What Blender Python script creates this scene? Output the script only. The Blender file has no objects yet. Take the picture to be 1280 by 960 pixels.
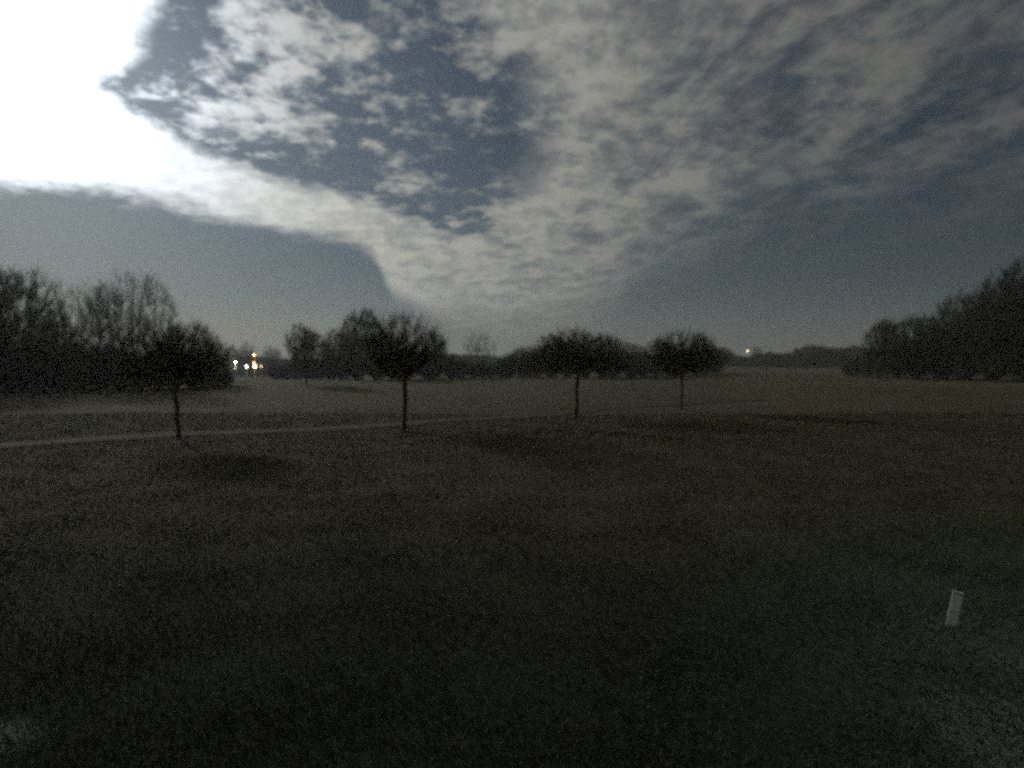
import bpy, math, random
import numpy as np
from mathutils import Vector, Matrix

# ------------------------------------------------------------------ camera, sky, moon, exposure
S = bpy.context.scene
F = 763.0            # focal length in photo pixels (1280 wide)
CAMZ = 4.0
PITCH = math.atan(30 / F)
cam_d = bpy.data.cameras.new("camera")
cam = bpy.data.objects.new("camera", cam_d)
S.collection.objects.link(cam)
S.camera = cam
cam.location = (0, 0, CAMZ)
cam.rotation_euler = (math.radians(90) - PITCH, 0, 0)
cam_d.sensor_width = 36
cam_d.lens = 36 * F / 1280
cam_d.clip_start = 0.1
# a cheap fixed-focus webcam lens, focused a little too near: everything in the field is slightly soft
cam_d.dof.use_dof = True
cam_d.dof.focus_distance = 1.6
cam_d.dof.aperture_fstop = 36 * F / 1280 / 8.5
cam_d.clip_end = 9000
S.view_settings.view_transform = 'Standard'
S.view_settings.look = 'None'
S.view_settings.exposure = 0
S.view_settings.gamma = 1
S.view_settings.use_curve_mapping = False
S.render.resolution_x, S.render.resolution_y = 1024, 768
S.cycles.use_denoising = False
S.cycles.use_adaptive_sampling = True
S.cycles.adaptive_threshold = 0.04
S.cycles.adaptive_min_samples = 14
S.cycles.max_bounces = 4
S.cycles.volume_bounces = 1
S.cycles.filter_width = 2.0

MOON_AZ = math.radians(-38.5)      # left of the view axis
MOON_EL = math.radians(21.5)
MOON = Vector((math.sin(MOON_AZ) * math.cos(MOON_EL), math.cos(MOON_AZ) * math.cos(MOON_EL), math.sin(MOON_EL)))


def azel(px, py):
    """photo direction -> (azimuth, elevation) in the world"""
    v = Vector(((px - 640) / F, (480 - py) / F, -1))
    v = Matrix.Rotation(math.radians(90) - PITCH, 3, 'X') @ v
    return math.atan2(v.x, v.y), math.atan2(v.z, math.hypot(v.x, v.y))


class N:
    """tiny expression helper over shader nodes"""
    nt = None

    def __init__(self, s): self.s = s

    @staticmethod
    def new(kind, **kw):
        n = N.nt.nodes.new(kind)
        for k, v in kw.items(): setattr(n, k, v)
        return n

    @staticmethod
    def put(sock, v):
        if isinstance(v, N): N.nt.links.new(v.s, sock)
        else: sock.default_value = v

    @staticmethod
    def math(op, *a, clamp=False):
        n = N.new('ShaderNodeMath', operation=op, use_clamp=clamp)
        for i, v in enumerate(a): N.put(n.inputs[i], v)
        return N(n.outputs[0])

    def __add__(s, o): return N.math('ADD', s, o)
    def __radd__(s, o): return N.math('ADD', o, s)
    def __sub__(s, o): return N.math('SUBTRACT', s, o)
    def __rsub__(s, o): return N.math('SUBTRACT', o, s)
    def __mul__(s, o): return N.math('MULTIPLY', s, o)
    def __rmul__(s, o): return N.math('MULTIPLY', o, s)
    def __truediv__(s, o): return N.math('DIVIDE', s, o)
    def __rtruediv__(s, o): return N.math('DIVIDE', o, s)


def mx(a, b): return N.math('MAXIMUM', a, b)
def mn(a, b): return N.math('MINIMUM', a, b)


def ss(v, lo, hi):
    n = N.new('ShaderNodeMapRange', interpolation_type='SMOOTHSTEP')
    N.put(n.inputs[0], v)
    N.put(n.inputs[1], lo); N.put(n.inputs[2], hi)
    return N(n.outputs[0])


def mixf(f, a, b): return a + f * (b - a)


def xyz(x, y, z=0.0):
    n = N.new('ShaderNodeCombineXYZ')
    for i, v in enumerate((x, y, z)): N.put(n.inputs[i], v)
    return N(n.outputs[0])


def noise(vec, scale, detail=5.0, rough=0.55, dist=0.0):
    n = N.new('ShaderNodeTexNoise')
    N.put(n.inputs['Vector'], vec)
    n.inputs['Scale'].default_value = scale
    n.inputs['Detail'].default_value = detail
    n.inputs['Roughness'].default_value = rough
    n.inputs['Distortion'].default_value = dist
    return N(n.outputs['Fac'])


def curve(v, pts, lo, hi, vlo=0.0, vhi=1.0):
    """piecewise smooth function through pts; input range lo..hi, output range vlo..vhi"""
    n = N.new('ShaderNodeFloatCurve')
    c = n.mapping.curves[0]
    pts = sorted(((x - lo) / (hi - lo), (y - vlo) / (vhi - vlo)) for x, y in pts)
    while len(c.points) < len(pts): c.points.new(0.5, 0.5)
    for p, (x, y) in zip(c.points, pts):
        p.location = (min(1, max(0, x)), min(1, max(0, y)))
    n.mapping.use_clip = True
    n.mapping.extend = 'HORIZONTAL'
    n.mapping.update()
    N.put(n.inputs['Value'], (v - lo) * (1 / (hi - lo)))
    return N(n.outputs[0]) * (vhi - vlo) + vlo


def col(c): return (c[0], c[1], c[2], 1.0)


def mixc(f, a, b, mode='MIX'):
    n = N.new('ShaderNodeMix', data_type='RGBA', blend_type=mode)
    N.put(n.inputs[0], f)
    N.put(n.inputs[6], a if isinstance(a, N) else col(a))
    N.put(n.inputs[7], b if isinstance(b, N) else col(b))
    return N(n.outputs[2])


def scalec(c, k):
    n = N.new('ShaderNodeVectorMath', operation='SCALE')
    if isinstance(c, N): N.put(n.inputs[0], c)
    else: n.inputs[0].default_value = c
    N.put(n.inputs['Scale'], k)
    return N(n.outputs[0])


def addc(a, b):
    n = N.new('ShaderNodeVectorMath', operation='ADD')
    N.put(n.inputs[0], a); N.put(n.inputs[1], b)
    return N(n.outputs[0])


world = bpy.data.worlds.new("World")
S.world = world
world.use_nodes = True
nt = world.node_tree
nt.nodes.clear()
N.nt = nt
tc = N.new('ShaderNodeTexCoord')
sep = N.new('ShaderNodeSeparateXYZ')
nt.links.new(tc.outputs['Generated'], sep.inputs[0])
X, Y, Z = (N(sep.outputs[i]) for i in range(3))
AZ = N.math('ARCTAN2', X, Y)
EL = N.math('ARCTAN2', Z, N.math('SQRT', X * X + Y * Y))
# the cloud deck is a horizontal layer: project the direction on it
inv = 1.0 / (mx(Z, 0.0) + 0.07)
U_, V_ = X * inv, Y * inv
deck = xyz(U_, V_)
# cloud streets run away from us, slightly left
a0 = azel(560, 400)[0]
sx = U_ * math.cos(a0) - V_ * math.sin(a0)
sy = U_ * math.sin(a0) + V_ * math.cos(a0)
street = xyz(sx, sy * 0.45, 3.0)
w1 = noise(deck, 2.6, 5.0, 0.6) - 0.5
inv2 = 1.0 / (mx(Z, 0.0) + 0.22)
U2, V2 = X * inv2, Y * inv2
w2 = noise(xyz(U2, V2, 7.3), 13.0, 6.0, 0.62) - 0.5
w3 = noise(xyz(U_, V_, 2.1), 1.6, 3.0, 0.5) - 0.5
warp = w1 * 0.07 + w2 * 0.085
AZw = AZ + warp * 0.9
ELw = EL + warp * 0.7
damp = ss(EL, 0.05, 0.3)

low = [(-400, 215), (0, 228), (120, 236), (250, 262), (350, 286), (440, 300), (470, 322), (492, 366), (560, 392), (680, 400), (750, 374),
       (800, 330), (870, 298), (960, 262), (1080, 240), (1280, 215), (1700, 190)]
L = curve(AZ, [azel(*p) for p in low], -1.3, 1.3, 0.0, 0.8)
soft = 0.018 + 0.060 * ss(AZ, -0.05, 0.55) + 0.040 * ss(AZ, -0.17, -0.04)
C1 = ss(EL + warp * 0.62 * damp - L, soft * -1.0, soft)

up = [(-300, -900), (60, 60), (90, 100), (130, 122), (180, 150), (250, 196), (330, 222), (400, 246), (470, 258), (530, 288), (600, 296),
      (640, 272), (700, 215)]
Uc = curve(AZ, [azel(*p) for p in up], -1.0, 0.3, 0.0, 1.2)
lft = [(90, 104), (150, 76), (168, 30), (182, 0), (230, -160)]
Lf = curve(EL, [(azel(*p)[1], azel(*p)[0]) for p in lft], 0.0, 1.2, -1.0, 1.0)
rgt = [(640, 290), (655, 240), (690, 180), (682, 110), (640, 50), (610, 0), (600, -160)]
Rg = curve(EL, [(azel(*p)[1], azel(*p)[0]) for p in rgt], 0.0, 1.2, -1.0, 1.0)
patch = (ss(EL + warp * 0.6 - Uc, -0.012, 0.022) * ss(AZ + warp * 0.5 - Lf, -0.015, 0.03)
         * ss(Rg - AZ + warp * 1.2, -0.07, 0.07))

n1 = noise(xyz(U2, V2, 5.0), 15.5, 7.0, 0.57, 0.08)
n1b = noise(xyz(U2, V2, 9.0), 4.2, 3.0, 0.5)
n2 = noise(street, 3.4, 7.0, 0.62, 0.4)
n3 = noise(street, 11.0, 4.0, 0.6)
# cloudlets inside the gap, thicker towards the moon
gapc = ss(n1 * 0.64 + n1b * 0.50 - 0.06 * ss(AZ, -0.5, -0.1) - 0.07 * (1.0 - ss(EL - Uc, 0.03, 0.12)) * ss(AZ, -0.2, -0.4) - 0.05 * (1.0 - ss(AZ, -0.58, -0.42)) - 0.008, 0.48, 0.70)
# the wide deck on the other side, broken into streets
rightness = ss(AZ, 0.02, 0.62)
str_ = ss(n2 * 0.64 + n3 * 0.14 + n1 * 0.22, mixf(rightness, 0.33, 0.40), mixf(rightness, 0.56, 0.64))
lump = ss(n1 * 0.75 + n2 * 0.25, 0.38, 0.60)
farthin = 1.0 - 0.25 * rightness
band = mixf(ss(AZ, -0.42, 0.0), 0.74 + 0.26 * lump, mixf(rightness, 0.45 + 0.55 * str_, 0.12 + 0.88 * str_) * (0.62 + 0.38 * lump) * farthin)
D = C1 * mixf(patch, band, gapc * mixf(ss(AZ, -0.5, -0.05), 0.72, 0.70) + 0.03)
D = mn(mx(D, 0.0), 1.0)

dotm = X * MOON.x + Y * MOON.y + Z * MOON.z
th = N.math('ARCCOSINE', mn(dotm, 0.99999))
glow = 0.066 + 1.02 * N.math('EXPONENT', th * (-1 / 0.50)) + 3.6 * N.math('EXPONENT', th * (-1 / 0.10))
ctint = mixc(ss(th, 0.12, 0.45), (0.93, 1.0, 1.06), (1.0, 0.99, 0.90))
cloud = scalec(ctint, glow)

sky = N.new('ShaderNodeTexSky', sky_type='NISHITA')
sky.sun_disc = False
sky.sun_elevation = MOON_EL
sky.sun_rotation = MOON_AZ
sky.altitude = 50
sky.dust_density = 0.6
skyc = N(sky.outputs[0])
bw = N.new('ShaderNodeRGBToBW'); nt.links.new(skyc.s, bw.inputs[0])
skyd = mixc(0.0, skyc, N(bw.outputs[0]))
clear = mixc(1.0, scalec(skyd, 0.0108), (0.78, 0.92, 0.98), 'MULTIPLY')
aur = 0.30 * N.math('EXPONENT', th * (-1 / 0.33))
clear = addc(clear, scalec((0.58, 0.82, 1.18), aur * 0.62))
clear = addc(clear, scalec((0.9, 1.0, 1.0), (w3 * 0.03 + 0.004) * damp))
hz = N.math('EXPONENT', mx(EL, 0.0) * (-1 / 0.085))
clear = mixc(hz * 0.75, clear, scalec((0.95, 1.02, 1.03), 0.105 + 0.105 * N.math('EXPONENT', N.math('ABSOLUTE', AZ + 0.22) * (-1 / 0.4))))
final = mixc(D * (1.0 - hz * 0.3), clear, cloud)
bg = N.new('ShaderNodeBackground')
nt.links.new(final.s, bg.inputs[0])
bg.inputs[1].default_value = 1.0
wo = N.new('ShaderNodeOutputWorld')
nt.links.new(bg.outputs[0], wo.inputs[0])
world.cycles.sampling_method = 'MANUAL'
world.cycles.sample_map_resolution = 1024

md = bpy.data.lights.new("moon", 'SUN')
md.energy = 1.15
md.angle = math.radians(4.5)
md.color = (1.0, 0.97, 0.90)
moon = bpy.data.objects.new("moon", md)
S.collection.objects.link(moon)
moon.rotation_euler = (-MOON).to_track_quat('-Z', 'Y').to_euler()

# ------------------------------------------------------------------ helpers
rng = np.random.default_rng(11)
random.seed(5)


def sm(a, b, v):
    t = np.clip((v - a) / (b - a), 0, 1)
    return t * t * (3 - 2 * t)


def hgt(x, y):
    """gentle terrain: flat park near by, falling away behind the left hedges"""
    x = np.asarray(x, float); y = np.asarray(y, float)
    r = np.hypot(x, y)
    h = 0.10 * np.sin(x * 0.13 + 1.0) * np.sin(y * 0.11) + 0.05 * np.sin(x * 0.31 + y * 0.23)
    h = h * sm(6, 25, r)
    left = sm(0.05, -0.30, x / np.maximum(y, 1))
    h = h - 4.6 * sm(105, 260, y) * left * sm(1500, 700, r)
    h = h + 0.55 * sm(70, 84, y) * sm(112, 94, y) * sm(-25, -34, x) * sm(-75, -55, x) * 0.0
    h = h + 0.45 * np.exp(-((x - 2) / 9.0) ** 2 - ((y - 27) / 5.0) ** 2)
    return h


def H(x, y): return float(hgt(x, y))


def link(o):
    S.collection.objects.link(o)
    return o


def npmesh(name, verts, faces, mat, parent=None, smooth=False):
    """faces: list of int arrays (n,3) or (n,4)"""
    me = bpy.data.meshes.new(name)
    verts = np.asarray(verts, np.float32)
    me.vertices.add(len(verts))
    me.vertices.foreach_set("co", verts.ravel())
    loops = np.concatenate([f.ravel() for f in faces]).astype(np.int32)
    tot = np.concatenate([np.full(len(f), f.shape[1], np.int32) for f in faces])
    me.loops.add(len(loops))
    me.loops.foreach_set("vertex_index", loops)
    me.polygons.add(len(tot))
    me.polygons.foreach_set("loop_start", np.concatenate([[0], np.cumsum(tot)[:-1]]).astype(np.int32))
    me.polygons.foreach_set("loop_total", tot)
    if smooth: me.polygons.foreach_set("use_smooth", np.ones(len(tot), bool))
    me.update(calc_edges=True)
    me.materials.append(mat)
    o = link(bpy.data.objects.new(name, me))
    if parent: o.parent = parent
    return o


def tag(o, label=None, cat=None, group=None, kind=None):
    if label: o['label'] = label
    if cat: o['category'] = cat
    if group: o['group'] = group
    if kind: o['kind'] = kind
    return o


def new_mat(name):
    m = bpy.data.materials.new(name)
    m.use_nodes = True
    N.nt = m.node_tree
    b = m.node_tree.nodes['Principled BSDF']
    t = m.node_tree.nodes.new('ShaderNodeTexCoord')
    return m, b, N(t.outputs['Object'])


def simple_mat(name, c1, c2, scale, rough=0.9, bump=0.0, spec=0.3):
    m, b, oc = new_mat(name)
    n = noise(oc, scale, 6.0, 0.6)
    N.put(b.inputs['Base Color'], mixc(ss(n, 0.3, 0.7), c1, c2))
    b.inputs['Roughness'].default_value = rough
    b.inputs['Specular IOR Level'].default_value = spec
    if bump:
        bn = N.new('ShaderNodeBump'); bn.inputs['Strength'].default_value = bump
        N.put(bn.inputs['Height'], n)
        m.node_tree.links.new(bn.outputs[0], b.inputs['Normal'])
    return m


BARK = simple_mat("bark", (0.05, 0.045, 0.036), (0.12, 0.105, 0.085), 9.0, 0.95, 0.6)
TWIG = simple_mat("twig_bark", (0.045, 0.042, 0.035), (0.09, 0.08, 0.06), 3.0, 0.9)
POLE = simple_mat("galvanised_steel", (0.2, 0.2, 0.2), (0.3, 0.3, 0.3), 5.0, 0.5)
WHITE = simple_mat("white_paint", (0.42, 0.46, 0.40), (0.68, 0.72, 0.64), 7.0, 0.5)
CAPM = simple_mat("grey_plastic", (0.4, 0.4, 0.38), (0.5, 0.5, 0.48), 8.0, 0.5)


def emit_mat(name, c, s):
    m, b, oc = new_mat(name)
    b.inputs['Base Color'].default_value = (0.8, 0.8, 0.8, 1)
    b.inputs['Emission Color'].default_value = col(c)
    b.inputs['Emission Strength'].default_value = s
    return m


# ------------------------------------------------------------------ ground
def ground_mat():
    m, b, oc = new_mat("grass_ground")
    s = N.new('ShaderNodeSeparateXYZ'); N.put(s.inputs[0], oc)
    x, y = N(s.outputs[0]), N(s.outputs[1])
    big = noise(oc, 0.045, 4.0, 0.6)
    mid = noise(xyz(x, y * 1.0, 4.0), 0.4, 6.0, 0.65)
    streak = noise(xyz(x * 0.25, y, 8.0), 0.35, 5.0, 0.6)
    fine = noise(oc, 9.0, 8.0, 0.75)
    vf = noise(oc, 45.0, 3.0, 0.7)
    c = mixc(ss(big, 0.35, 0.65), (0.058, 0.057, 0.027), (0.094, 0.080, 0.040))
    c = mixc(ss(mid * 0.5 + streak * 0.5, 0.40, 0.62) * 0.6, c, (0.105, 0.095, 0.058))
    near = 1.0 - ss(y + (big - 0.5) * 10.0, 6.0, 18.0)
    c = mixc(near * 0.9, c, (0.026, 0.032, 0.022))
    c = mixc(near * ss(x - y * 0.15 + (mid - 0.5) * 2.0, 0.5, 5.5), c, (0.060, 0.094, 0.062))  # greenish reflection veil at lower right, painted as greener, lighter turf
    c = mixc(ss(fine * 0.6 + vf * 0.4, 0.40, 0.60), scalec(c, 0.62), scalec(c, 1.32))
    # pale camera-housing glare in the lower corners, painted into the turf colour
    glare = None
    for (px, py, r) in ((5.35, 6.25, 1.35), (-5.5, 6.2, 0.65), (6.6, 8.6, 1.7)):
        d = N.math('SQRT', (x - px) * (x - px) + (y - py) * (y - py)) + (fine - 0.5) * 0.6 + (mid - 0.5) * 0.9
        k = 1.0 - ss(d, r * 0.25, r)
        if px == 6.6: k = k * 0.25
        glare = k if glare is None else mx(glare, k)
    c = mixc(glare * 0.55, c, (0.24, 0.29, 0.25))
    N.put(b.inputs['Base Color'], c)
    b.inputs['Roughness'].default_value = 1.0
    b.inputs['Specular IOR Level'].default_value = 0.1
    bn = N.new('ShaderNodeBump'); bn.inputs['Strength'].default_value = 0.9; bn.inputs['Distance'].default_value = 0.06
    N.put(bn.inputs['Height'], fine + vf * 0.5)
    m.node_tree.links.new(bn.outputs[0], b.inputs['Normal'])
    return m


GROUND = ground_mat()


def axis(n, far):
    t = np.linspace(-1, 1, n)
    return np.sign(t) * (np.abs(t) * 60 + np.abs(t) ** 5 * (far - 60))


gx, gy = np.meshgrid(axis(241, 4000.0), axis(241, 4000.0) + 25.0)
gz = hgt(gx, gy)
idx = np.arange(241 * 241).reshape(241, 241)
quads = np.stack([idx[:-1, :-1], idx[:-1, 1:], idx[1:, 1:], idx[1:, :-1]], -1).reshape(-1, 4)
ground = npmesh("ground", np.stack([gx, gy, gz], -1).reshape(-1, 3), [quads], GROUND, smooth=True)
tag(ground, kind='structure')


# ------------------------------------------------------------------ path
def ground_pt(px, py):
    d = CAMZ * F / (py - 450)
    return (px - 640) / F * d, d


ctrl = [ground_pt(*p) for p in [(-160, 569), (0, 557), (110, 551), (220, 546), (380, 538), (500, 531), (600, 523), (720, 514), (790, 508), (860, 504), (960, 500)]]
P = np.array(ctrl)
t = np.arange(len(P))
tt = np.linspace(0, len(P) - 1, 161)
cx = np.interp(tt, t, P[:, 0]); cy = np.interp(tt, t, P[:, 1])
k = np.ones(9) / 9
cx = np.convolve(np.pad(cx, 4, 'edge'), k, 'valid'); cy = np.convolve(np.pad(cy, 4, 'edge'), k, 'valid')
tx, ty = np.gradient(cx), np.gradient(cy)
ln = np.hypot(tx, ty); nx_, ny_ = -ty / ln, tx / ln
wob = 1 + 0.10 * np.sin(tt * 3.1) + 0.06 * np.sin(tt * 7.7)
rows = []
for s_ in np.linspace(-1, 1, 7):
    xx = cx + nx_ * s_ * 1.05 * wob; yy = cy + ny_ * s_ * 1.05 * wob
    rows.append(np.stack([xx, yy, hgt(xx, yy) + 0.035 + 0.02 * (1 - s_ * s_)], -1))
rows = np.array(rows)
pi_ = np.arange(7 * 161).reshape(7, 161)
pq = np.stack([pi_[:-1, :-1], pi_[:-1, 1:], pi_[1:, 1:], pi_[1:, :-1]], -1).reshape(-1, 4)
PATHM, pb, poc = new_mat("path_gravel")
ps = N.new('ShaderNodeSeparateXYZ'); N.put(ps.inputs[0], poc)
pn = noise(poc, 0.9, 6.0, 0.65)
pc = mixc(ss(pn, 0.35, 0.65), (0.062, 0.053, 0.034), (0.098, 0.084, 0.056))
# grass has crept over the far end of the path
pc = mixc(ss(N(ps.outputs[0]) + (pn - 0.5) * 14.0, -3.0, 16.0) * 0.8, pc, (0.062, 0.056, 0.033))
N.put(pb.inputs['Base Color'], pc)
pb.inputs['Roughness'].default_value = 1.0
pb.inputs['Specular IOR Level'].default_value = 0.06
tag(npmesh("path", rows.reshape(-1, 3), [pq], PATHM, smooth=True), kind='structure')


# ------------------------------------------------------------------ grass
def path_dist(x, y):
    yc = np.interp(x, cx, cy)
    return np.abs(y - yc)


def make_grass(n):
    u = rng.random(n)
    d = 4.5 * (45 / 4.5) ** (u ** 0.85)
    x = (rng.random(n) * 2 - 1) * (d * 0.92 + 1.0)
    y = d
    keep = path_dist(x, y) > 0.35 + 0.8 * rng.random(n)
    x, y = x[keep], y[keep]
    n = len(x)
    z = hgt(x, y)
    a = rng.random(n) * 2 * np.pi
    hh = (0.03 + 0.07 * rng.random(n) ** 2) * (1 + 0.15 * np.sin(x * 1.71 + 2 * np.sin(y * 0.53)) + 0.15 * np.sin(y * 2.3 + 1.7 * np.sin(x * 0.77))) * (0.75 + y / 60)
    w = (0.0025 + 0.003 * rng.random(n)) * (1 + y / 10)
    lean = hh * (0.3 + rng.random(n) * 0.9); la = rng.random(n) * 2 * np.pi
    b = np.stack([x, y, z - 0.01], -1)
    o = np.stack([np.cos(a) * w, np.sin(a) * w, 0 * w], -1)
    tip = b + np.stack([np.cos(la) * lean, np.sin(la) * lean, hh], -1)
    v = np.stack([b - o, b + o, tip], 1).reshape(-1, 3)
    f = np.arange(n * 3).reshape(-1, 3)
    m, bs, oc = new_mat("grass_blades")
    c = mixc(ss(noise(oc, 3.0, 4.0, 0.6), 0.35, 0.65), (0.040, 0.050, 0.026), (0.075, 0.078, 0.045))
    N.put(bs.inputs['Base Color'], c)
    bs.inputs['Roughness'].default_value = 0.8
    bs.inputs['Specular IOR Level'].default_value = 0.2
    g = npmesh("grass", v, [f], m)
    tag(g, 'short dark grass covering the open field', 'grass', kind='stuff')


make_grass(420000)


# ------------------------------------------------------------------ bare trees
def tubes(p, q, rp, rq, sides, V, Fc, off):
    d = q - p
    ln = np.linalg.norm(d, axis=1, keepdims=True) + 1e-9
    d = d / ln
    ref = np.where(np.abs(d[:, 2:3]) > 0.9, np.array([[1.0, 0, 0]]), np.array([[0, 0, 1.0]]))
    a = np.cross(d, ref); a /= np.linalg.norm(a, axis=1, keepdims=True) + 1e-9
    b = np.cross(d, a)
    ang = np.arange(sides) * 2 * np.pi / sides
    ring = a[:, None] * np.cos(ang)[None, :, None] + b[:, None] * np.sin(ang)[None, :, None]
    v = np.concatenate([p[:, None] + ring * rp[:, None, None], q[:, None] + ring * rq[:, None, None]], 1)
    n = len(p)
    base = off + np.arange(n)[:, None] * (2 * sides)
    i = np.arange(sides); j = (i + 1) % sides
    f = np.stack([base + i, base + j, base + j + sides, base + i + sides], -1).reshape(-1, 4)
    V.append(v.reshape(-1, 3)); Fc.append(f)
    return off + n * 2 * sides


def unit(v): return v / (np.linalg.norm(v, axis=-1, keepdims=True) + 1e-9)


def grow(seed, h, rx, ry, bottom, nodes=900, twigs=5, twl=0.35, tr=0.0042, stems=1, lobes=9, lobe=0.34, trunk_r=None, up=0.45, flat=0.42, thick=1.0):
    """returns (trunk verts, faces, crown verts, faces). Crown nodes fill an uneven envelope and join up into limbs"""
    r = np.random.default_rng(seed)
    ld = unit(r.normal(size=(lobes, 3))); la = r.uniform(0.3, 1.0, lobes) * lobe * 2
    cz = bottom + flat * (h - bottom)
    pts = []
    while len(pts) < nodes:
        v = r.normal(size=(nodes * 2, 3)); v = unit(v)
        rad = r.random(len(v)) ** (1 / 2.6)
        env = (1 - lobe) + (np.clip(v @ ld.T, 0, 1) ** 4 * la).sum(1) * 0.55
        env = np.minimum(env, 1.08)
        q = v * (rad * env)[:, None]
        q[:, 0] *= rx; q[:, 1] *= ry
        q[:, 2] = cz + np.where(q[:, 2] > 0, q[:, 2] * (h - cz), q[:, 2] * (cz - bottom))
        pts += list(q)
    pts = np.array(pts[:nodes])
    hmax = pts[:, 2].max()
    # stems
    P_, par, stem = [], [], []
    for s in range(stems):
        off = r.normal(size=2) * (0.0 if stems == 1 else rx * 0.16)
        lean = r.normal(size=2) * 0.02 * h if stems == 1 else off * 1.2
        n_s = 5
        last = -1
        for k_ in range(n_s + 1):
            f = k_ / n_s
            z = f * max(bottom * 1.15, h * 0.12)
            wob_ = r.normal(size=2) * 0.006 * h * (f > 0)
            P_.append([off[0] * f + lean[0] * f + wob_[0], off[1] * f + lean[1] * f + wob_[1], z - (0.15 if k_ == 0 else 0)])
            par.append(last); stem.append(True); last = len(P_) - 1
    P_ = list(map(np.array, P_))
    base = np.array([0, 0, bottom])
    order = np.argsort(np.linalg.norm((pts - base) * np.array([1, 1, 0.8]), axis=1))
    n0 = len(P_)
    A = np.zeros((n0 + nodes, 3)); A[:n0] = np.array(P_)
    plen = np.zeros(n0 + nodes)
    for i in range(n0):
        if par[i] >= 0: plen[i] = plen[par[i]] + np.linalg.norm(A[i] - A[par[i]])
    allowed = np.ones(n0 + nodes, bool)
    for i in range(n0):       # only the upper part of each stem carries limbs
        allowed[i] = (i % 6) >= 4
    n = n0
    for i in order:
        p = pts[i]
        dd = np.linalg.norm(A[:n] - p, axis=1)
        rise = p[2] - A[:n, 2]
        cost = dd + 0.35 * plen[:n] + np.clip(-rise, 0, None) * 0.8 + np.where(allowed[:n], 0, 1e6)
        j = int(np.argmin(cost))
        A[n] = p; par.append(j); plen[n] = plen[j] + dd[j]; n += 1
    par = np.array(par)
    # jitter for crooked limbs
    A[n0:] += r.normal(size=(nodes, 3)) * 0.012 * h * 0.4
    e = 2.35
    w = np.zeros(n)
    kids = np.zeros(n, int)
    for i in range(n - 1, -1, -1):
        if w[i] == 0: w[i] = 1.0
        if par[i] >= 0:
            w[par[i]] += w[i]; kids[par[i]] += 1
    rad = tr * 1.5 * w ** (1 / e)
    if trunk_r:
        rad *= 1 + (trunk_r / rad[:n0].max() - 1) * np.clip(rad / rad[:n0].max(), 0, 1)
    rad[:n0] *= 1 + 0.35 * np.exp(-np.clip(A[:n0, 2], 0, None) / (0.04 * h))
    ed = np.where(par >= 0)[0]
    pp, qq, rp, rq = A[par[ed]], A[ed], np.minimum(rad[par[ed]], rad[ed] * 1.35), rad[ed]
    big = rad[ed] > rad[:n0].max() * 0.30
    big |= ed < n0
    Vt, Ft, ot = [], [], 0
    ot = tubes(pp[big], qq[big] + unit(qq[big] - pp[big]) * rq[big][:, None] * 0.4, rp[big], rq[big], 8, Vt, Ft, ot)
    Vc, Fc, oc = [], [], 0
    sm_ = ~big
    oc = tubes(pp[sm_], qq[sm_], rp[sm_], rq[sm_], 4, Vc, Fc, oc)
    # twigs
    tn = np.where((np.arange(n) >= n0))[0]
    T = np.repeat(tn, twigs)
    frac = r.random(len(T))[:, None]
    st = A[T] * frac + A[par[T]] * (1 - frac)
    cen = np.array([0, 0, bottom + 0.1 * (h - bottom)])
    out = unit(A[T] - cen)
    dirn = unit(out * 0.7 + np.array([0, 0, up]) + unit(A[T] - A[par[T]]) * 0.5 + r.normal(size=(len(T), 3)) * 0.45)
    L_ = twl * r.uniform(0.4, 1.25, len(T))[:, None]
    mid = st + dirn * L_ * 0.5
    d2 = unit(dirn + np.array([0, 0, 0.15]) + r.normal(size=(len(T), 3)) * 0.25)
    end = mid + d2 * L_ * 0.5
    o1 = np.full(len(T), tr * thick)
    oc = tubes(st, mid, o1, o1 * 0.75, 3, Vc, Fc, oc)
    oc = tubes(mid, end, o1 * 0.75, o1 * 0.35, 3, Vc, Fc, oc)
    for _ in range(2):
        f2 = r.uniform(0.2, 0.9, len(T))[:, None]
        s2 = st + (end - st) * f2
        d3 = unit(dirn + r.normal(size=(len(T), 3)) * 0.6 + np.array([0, 0, 0.1]))
        oc = tubes(s2, s2 + d3 * L_ * 0.55, o1 * 0.7, o1 * 0.3, 3, Vc, Fc, oc)
    return np.concatenate(Vt), np.concatenate(Ft), np.concatenate(Vc), np.concatenate(Fc)


def empty(name, loc, rz=0.0):
    o = link(bpy.data.objects.new(name, None))
    o.location = loc
    o.rotation_euler = (0, 0, rz)
    o.empty_display_size = 0.3
    return o


def tree(name, px, d, label, cat='tree', group=None, **kw):
    x = (px - 640) / F * d
    root = empty(name, (x, d, H(x, d)))
    vt, ft, vc, fc = grow(**kw)
    npmesh("trunk", vt, [ft], BARK, root, smooth=True)
    npmesh("crown", vc, [fc], TWIG, root)
    tag(root, label, cat, group)
    return root


def z_of(py, d): return CAMZ + (450 - py) / F * d


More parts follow.
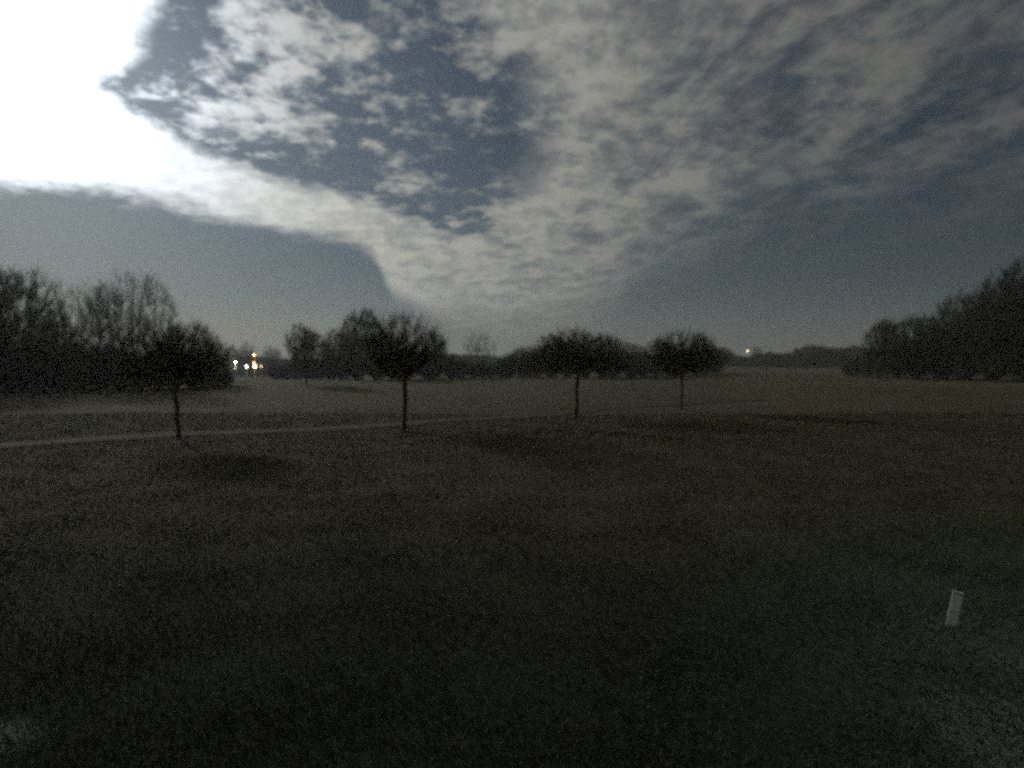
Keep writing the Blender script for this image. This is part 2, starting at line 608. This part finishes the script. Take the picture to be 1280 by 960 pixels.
# four round-headed park trees along the path
PARK = 'round-headed park trees along the path'
tree('park_tree', 221, 30.5, 'bare round tree with slim trunk, beside the pale path below the tall copse', group=PARK,
     seed=1, h=z_of(402, 30.5), rx=2.35, ry=2.3, bottom=2.3, nodes=900, twigs=7, twl=0.5, trunk_r=0.105, tr=0.0042, lobe=0.42)
tree('park_tree', 504, 34.0, 'bare round tree with the thickest dark trunk, standing where the path passes mid-field', group=PARK,
     seed=2, h=z_of(396, 34), rx=2.35, ry=2.3, bottom=2.7, nodes=850, twigs=6, twl=0.55, trunk_r=0.135, tr=0.0046, lobe=0.5, lobes=14)
tree('park_tree', 720, 45.5, 'broad umbrella-shaped bare tree, widest crown of the row along the path', group=PARK,
     seed=3, h=z_of(406, 45.5), rx=3.9, ry=3.2, bottom=2.7, nodes=1200, twigs=6, twl=0.6, trunk_r=0.135, tr=0.0052, up=0.35, lobe=0.4)
tree('park_tree', 852, 49.0, 'smaller low bare tree with faint thin trunk, last of the row by the path', group=PARK,
     seed=4, h=z_of(415, 49), rx=3.1, ry=2.8, bottom=2.8, nodes=1200, twigs=6, twl=0.52, trunk_r=0.105, tr=0.0055, up=0.35, lobe=0.40)


def wood(name, px, d, top, wpx, label, seed, base=0.16, group=None, nodes=1100, twigs=6, stems=1, thin=1.0, cat='tree', up=0.6, lobe=0.25, flat=0.45):
    x = (px - 640) / F * d
    h = z_of(top, d) - H(x, d)
    rx = wpx / 2 / F * d
    return tree(name, px, d, label, cat, group, seed=seed, h=h, rx=rx, ry=rx * 0.9, bottom=h * base, nodes=nodes, twigs=twigs,
                twl=0.085 * h, tr=0.00085 * h * thin, stems=stems, up=up, lobe=lobe, flat=flat)


G1 = 'bare trees of the tall copse on the near side of the path bend'
G1 = 'tall bare trees of the copse behind the path'
wood('bare_tree', -75, 80, 335, 140, 'tall bare tree cut off by the photo edge, outermost of the copse behind the path', 20, group=G1)
wood('bare_tree', 8, 78, 326, 125, 'tallest bare tree of the copse, at the edge of the photo', 21, group=G1, nodes=1200)
wood('bare_tree', 62, 88, 386, 90, 'lower bare tree filling the dip between the two tallest crowns of the copse', 22, group=G1)
wood('bare_tree', 120, 81, 349, 98, 'upright bare tree with feathery crown, just behind the broad one of the copse', 23, group=G1, base=0.12, up=0.9, thin=0.62, twigs=6, lobe=0.15, nodes=850)
wood('bare_tree', 172, 83, 342, 118, 'broad bare tree with steep fanned limbs, right shoulder of the copse skyline', 24, group=G1, base=0.12, up=1.0, stems=3, thin=0.62, twigs=6, lobe=0.12, nodes=850)
wood('bare_tree', 238, 92, 404, 92, 'low spreading bare tree sloping down from the copse behind the slim park tree', 25, group=G1, base=0.1, thin=0.72, twigs=8, lobe=0.15)
wood('bare_tree', 268, 100, 428, 44, 'last small bare tree at the copse end beside the lamp glow', 26, group=G1, base=0.1)

wood('bare_tree', 308, 280, 430, 28, 'small round tree in front of the lamp glow, dark against orange lights', 30, nodes=500, twigs=5, base=0.2, thin=1.3)
wood('bare_tree', 340, 290, 431, 30, 'small round tree just beyond the orange lights, twin of the one before them', 31, nodes=500, twigs=5, base=0.2, thin=1.3)
wood('bare_tree', 383, 96, 405, 54, 'lone bushy bare tree with low trunk on the open grass in front of the hedge', 32, base=0.22, nodes=1100, thin=0.9)
wood('bare_tree', 290, 336, 427, 24, 'small pale tree floodlit by the greenish lamp at the copse end', 46, nodes=500, twigs=6, base=0.08, thin=1.5)
G2 = 'bare trees rising from the middle hedge'
wood('bare_tree', 418, 138, 410, 46, 'slender pale bare tree beside the domed dark tree in the middle hedge', 33, group=G2, thin=0.9)
wood('bare_tree', 453, 132, 388, 72, 'domed dark tree, highest of the middle hedge', 34, group=G2, nodes=1500, twigs=7, base=0.1)
wood('bare_tree', 489, 140, 412, 56, 'bare tree filling the gap between the domed tree and the thick-trunked park tree', 35, group=G2, base=0.1)
wood('bare_tree', 540, 138, 406, 50, 'bare tree whose crown shows behind the thick-trunked park tree', 36, group=G2, base=0.1, thin=0.8)
wood('bare_tree', 598, 190, 411, 50, 'faint see-through bare tree standing alone above the low gap in the hedge', 37, nodes=420, twigs=4, base=0.15, up=0.9, thin=0.8)
wood('bare_tree', 660, 142, 428, 60, 'low bare tree at the start of the dark mass behind the umbrella tree', 38, group=G2, base=0.1)
wood('bare_tree', 695, 138, 414, 62, 'bare tree filling the left half of the umbrella tree outline from behind', 39, group=G2, base=0.1)
wood('bare_tree', 757, 140, 416, 64, 'bare tree showing behind the right shoulder of the umbrella tree', 40, group=G2, base=0.1)
wood('bare_tree', 792, 150, 426, 44, 'small bare tree in the notch between the last two park trees', 41, group=G2, base=0.1)
wood('bare_tree', 826, 150, 421, 46, 'bare tree behind the near side of the last park tree', 42, group=G2, base=0.1)
wood('bare_tree', 878, 160, 420, 48, 'bare tree behind the far side of the last park tree', 43, group=G2, base=0.1)
wood('bare_tree', 902, 190, 431, 30, 'lowest bare tree ending the middle hedge near the single white light', 44, group=G2, nodes=600, base=0.1)
wood('bare_tree', 946, 380, 431, 16, 'tiny lone tree on the far horizon beside the single white light', 45, nodes=300, base=0.2, thin=1.3)
G3 = 'dark trees of the wood edge on the far side of the field'
wood('bare_tree', 1108, 132, 393, 56, 'lowest outer tree of the wood edge, stepping down to the far horizon', 50, group=G3, base=0.08, nodes=1300)
wood('bare_tree', 1152, 128, 384, 66, 'second tree of the wood edge, slightly higher than the outer one', 51, group=G3, base=0.08, nodes=1300)
wood('bare_tree', 1198, 122, 368, 76, 'mid-height dark tree of the wood edge where the skyline starts to climb', 52, group=G3, base=0.08, nodes=1400)
wood('bare_tree', 1240, 116, 346, 84, 'tall dark tree of the wood edge, second highest in the photo', 53, group=G3, base=0.08, nodes=1500)
wood('bare_tree', 1285, 112, 328, 92, 'highest dark tree of the wood edge, cut by the photo border', 54, group=G3, base=0.08, nodes=1500)
wood('bare_tree', 1350, 110, 318, 110, 'outermost tree of the wood edge, only its inner twigs in the photo', 55, group=G3, base=0.08)

# ------------------------------------------------------------------ hedges: many shrubs grown into one another
shr = [grow(seed=80 + i, h=1.0, rx=0.62, ry=0.6, bottom=0.03, nodes=230, twigs=6, twl=0.15, tr=0.0034, stems=4, lobes=6, lobe=0.25, flat=0.4) for i in range(4)]


def merged(pieces):
    V, Fc, off = [], [], 0
    for v, f in pieces:
        V.append(v); Fc.append(f + off); off += len(v)
    return np.concatenate(V), np.concatenate(Fc)


def shrub_at(x, y, h, w, r):
    vt, ft, vc, fc = shr[r.integers(4)]
    a = r.random() * 6.28
    R = np.array([[math.cos(a), -math.sin(a), 0], [math.sin(a), math.cos(a), 0], [0, 0, 1]])
    s = np.array([w, w, h])
    o = np.array([x, y, H(x, y)])
    return [((vt @ R.T) * s + o, ft), ((vc @ R.T) * s + o, fc)]


def hedge(name, segs, seed, label, step=0.55, rows=2):
    """segs: list of (px, distance, top py)"""
    r = np.random.default_rng(seed)
    px = np.array([s[0] for s in segs], float); dd = np.array([s[1] for s in segs], float); tp = np.array([s[2] for s in segs], float)
    pcs = []
    x0 = (px[0] - 640) / F * dd[0]; y0 = dd[0]
    p = px[0]
    while p < px[-1]:
        d = np.interp(p, px, dd); t_ = np.interp(p, px, tp)
        for k_ in range(rows):
            dk = d + k_ * 3.0 + r.normal() * 0.8
            x = (p + r.normal() * 3 - 640) / F * dk
            h = (z_of(t_, dk) - H(x, dk)) * r.uniform(0.72, 1.08) * (1.0 if k_ else 0.8)
            pcs += shrub_at(x, dk, h, h * r.uniform(0.7, 1.0), r)
        p += step * h / d * F
    v, f = merged(pcs)
    x = float(v[:, 0].mean()); y = float(v[:, 1].mean())
    v = v - np.array([x, y, 0])
    o = npmesh(name, v, [f], TWIG)
    o.location = (x, y, 0)
    tag(o, label, 'hedge')
    return o


hedge('hedge', [(-130, 76, 418), (60, 77, 420), (200, 78, 430), (262, 84, 452), (285, 95, 462)], 1,
      'tall dark undergrowth under the copse behind the path', rows=4, step=0.42)
hedge('hedge', [(345, 150, 452), (400, 136, 440), (480, 134, 436), (560, 134, 442), (585, 136, 450), (640, 136, 449)], 2,
      'dark hedge behind the thick-trunked park tree, low towards the see-through tree', rows=3)
hedge('hedge', [(636, 136, 440), (700, 134, 434), (790, 136, 436), (830, 150, 440), (905, 175, 443)], 3,
      'dark hedge behind the umbrella tree and the last park tree', rows=3)
hedge('hedge', [(1062, 150, 452), (1090, 138, 436), (1150, 126, 425), (1240, 114, 415), (1400, 108, 405)], 4,
      'dark undergrowth at the foot of the wood edge across the field', rows=3)
hedge('hedge', [(292, 300, 460), (330, 296, 457), (362, 280, 452)], 5, 'low far hedge below the small lit village lamps', rows=2)


# far wooded skyline: one mass
def treeline():
    r = np.random.default_rng(9)
    pcs = []
    for p in np.arange(180, 1120, 2.6):
        for k_ in range(2):
            d = 430 + 90 * math.sin(p * 0.011) + r.normal() * 14
            top = 441 + 3.5 * math.sin(p * 0.034 + 1) + 2.2 * math.sin(p * 0.11) + r.normal() * 1.6 if p > 880 else 446 + 3 * math.sin(p * 0.02)
            if p > 1000: top -= 3
            x = (p - 640) / F * d
            h = max(5.5, (z_of(top, d) - H(x, d)))
            pcs.append(shrub_at(x, d, h, h * r.uniform(0.8, 1.3), r)[1])
    v, f = merged(pcs)
    o = npmesh('treeline', v, [f], TWIG)
    tag(o, 'low far wooded skyline along the horizon', 'far wood', kind='stuff')


for i in range(4):     # coarser, thicker shrubs for the far skyline
    shr[i] = grow(seed=180 + i, h=1.0, rx=0.62, ry=0.6, bottom=0.02, nodes=90, twigs=5, twl=0.22, tr=0.010, stems=3, lobes=5, lobe=0.3, flat=0.4)
treeline()


# ------------------------------------------------------------------ lamps far away
def lathe(prof, seg, V, Fc, off, cx=0.0, cy=0.0):
    for (r_, z) in prof:
        a = np.arange(seg) * 2 * np.pi / seg
        V.append(np.stack([cx + np.cos(a) * r_, cy + np.sin(a) * r_, np.full(seg, z)], -1))
    for k_ in range(len(prof) - 1):
        i = np.arange(seg); j = (i + 1) % seg
        b = off + k_ * seg
        Fc.append(np.stack([b + i, b + j, b + j + seg, b + i + seg], -1))
    return off + len(prof) * seg


def lamp(name, px, py, d, color, rad, strength, power, label):
    x = (px - 640) / F * d
    z0 = H(x, d)
    zt = z_of(py, d) - z0
    root = empty(name, (x, d, z0))
    V, Fc = [], []
    lathe([(0.14, -0.2), (0.14, 0.5), (0.08, 0.55), (0.055, zt - rad), (0.0, zt - rad)], 10, V, Fc, 0)
    npmesh('pole', np.concatenate(V), Fc, POLE, root, smooth=True)
    V, Fc = [], []
    lathe([(0.0, zt + rad * 1.25), (rad * 1.2, zt + rad * 1.0), (rad * 1.25, zt + rad * 0.9), (rad * 0.9, zt + rad * 0.85)], 12, V, Fc, 0)
    npmesh('lamp_hood', np.concatenate(V), Fc, POLE, root, smooth=True)
    V, Fc = [], []
    lathe([(0.0, zt - rad)] + [(rad * math.cos(t_), zt + rad * math.sin(t_)) for t_ in np.linspace(-1.3, 1.0, 7)], 12, V, Fc, 0)
    npmesh('lamp_globe', np.concatenate(V), Fc, emit_mat('lit_' + name, color, strength), root, smooth=True)
    if power:
        ld_ = bpy.data.lights.new('lamp_light', 'POINT')
        ld_.energy = power; ld_.color = color; ld_.shadow_soft_size = 0.3
        lo = link(bpy.data.objects.new('lamp_light', ld_))
        lo.parent = root; lo.location = (0, -rad * 1.8, zt - rad * 0.5)
    tag(root, label, 'street lamp', 'lit lamps far across the fields')


lamp('street_lamp', 308.5, 458, 262, (0.9, 1.0, 0.95), 0.55, 2.2, 350, 'white lamp low under the small round tree, left of the yellow one')
lamp('street_lamp', 319, 457.5, 262, (1.0, 0.80, 0.42), 0.78, 2.2, 450, 'brightest yellow-white lamp at the foot of the orange lights')
lamp('street_lamp', 318.5, 443.5, 300, (1.0, 0.50, 0.22), 0.55, 3.0, 500, 'highest orange lamp above the yellow-white one')
lamp('street_lamp', 318, 453, 275, (1.0, 0.45, 0.15), 0.45, 1.2, 200, 'dim orange lamp between the highest orange one and the yellow-white one')
lamp('street_lamp', 326.5, 457.5, 262, (1.0, 0.7, 0.5), 0.38, 1.0, 60, 'faintest pinkish lamp just beside the yellow-white one')
lamp('street_lamp', 294.5, 453, 330, (0.95, 1.0, 0.75), 0.42, 1.0, 5000, 'pale greenish lamp glowing through twigs at the copse end')
lamp('street_lamp', 934, 438.5, 360, (1.0, 0.84, 0.5), 0.42, 2.4, 100, 'single white lamp on the horizon beside the tiny lone tree')

# ------------------------------------------------------------------ marker post in the grass
mx_, my_ = ground_pt(1198, 788)
mk = empty('marker_post', (mx_, my_, H(mx_, my_)))
mk.rotation_euler = (math.radians(-4), math.radians(8), math.radians(-42))
import bmesh


def box_part(name, size, loc, mat, parent, bev):
    bm = bmesh.new()
    bmesh.ops.create_cube(bm, size=1.0)
    bmesh.ops.scale(bm, vec=size, verts=bm.verts)
    bmesh.ops.translate(bm, vec=loc, verts=bm.verts)
    bmesh.ops.bevel(bm, geom=bm.edges[:], offset=bev, segments=3, affect='EDGES')
    me = bpy.data.meshes.new(name); bm.to_mesh(me); bm.free()
    me.materials.append(mat)
    o = link(bpy.data.objects.new(name, me)); o.parent = parent
    return o


box_part('post_board', (0.145, 0.05, 0.62), (0, 0, 0.19), WHITE, mk, 0.012)
box_part('post_cap', (0.16, 0.065, 0.035), (0, 0, 0.515), CAPM, mk, 0.01)
tag(mk, 'short pale marker post leaning over in the near grass', 'marker post')

# ------------------------------------------------------------------ haze
bm = bmesh.new()
bmesh.ops.create_cube(bm, size=1.0)
bmesh.ops.scale(bm, vec=(1500, 1500, 60), verts=bm.verts)
bmesh.ops.translate(bm, vec=(0, 0, 60 / 2 - 6.5), verts=bm.verts)
me = bpy.data.meshes.new('haze'); bm.to_mesh(me); bm.free()
hm = bpy.data.materials.new('haze_air'); hm.use_nodes = True
hm.node_tree.nodes.clear()
pv = hm.node_tree.nodes.new('ShaderNodeVolumePrincipled')
pv.inputs['Color'].default_value = (0.9, 0.95, 0.97, 1)
pv.inputs['Density'].default_value = 0.00034
pv.inputs['Anisotropy'].default_value = 0.3
ho = hm.node_tree.nodes.new('ShaderNodeOutputMaterial')
hm.node_tree.links.new(pv.outputs[0], ho.inputs['Volume'])
me.materials.append(hm)
tag(link(bpy.data.objects.new('haze', me)), 'thin night haze over the fields', 'haze', kind='stuff')
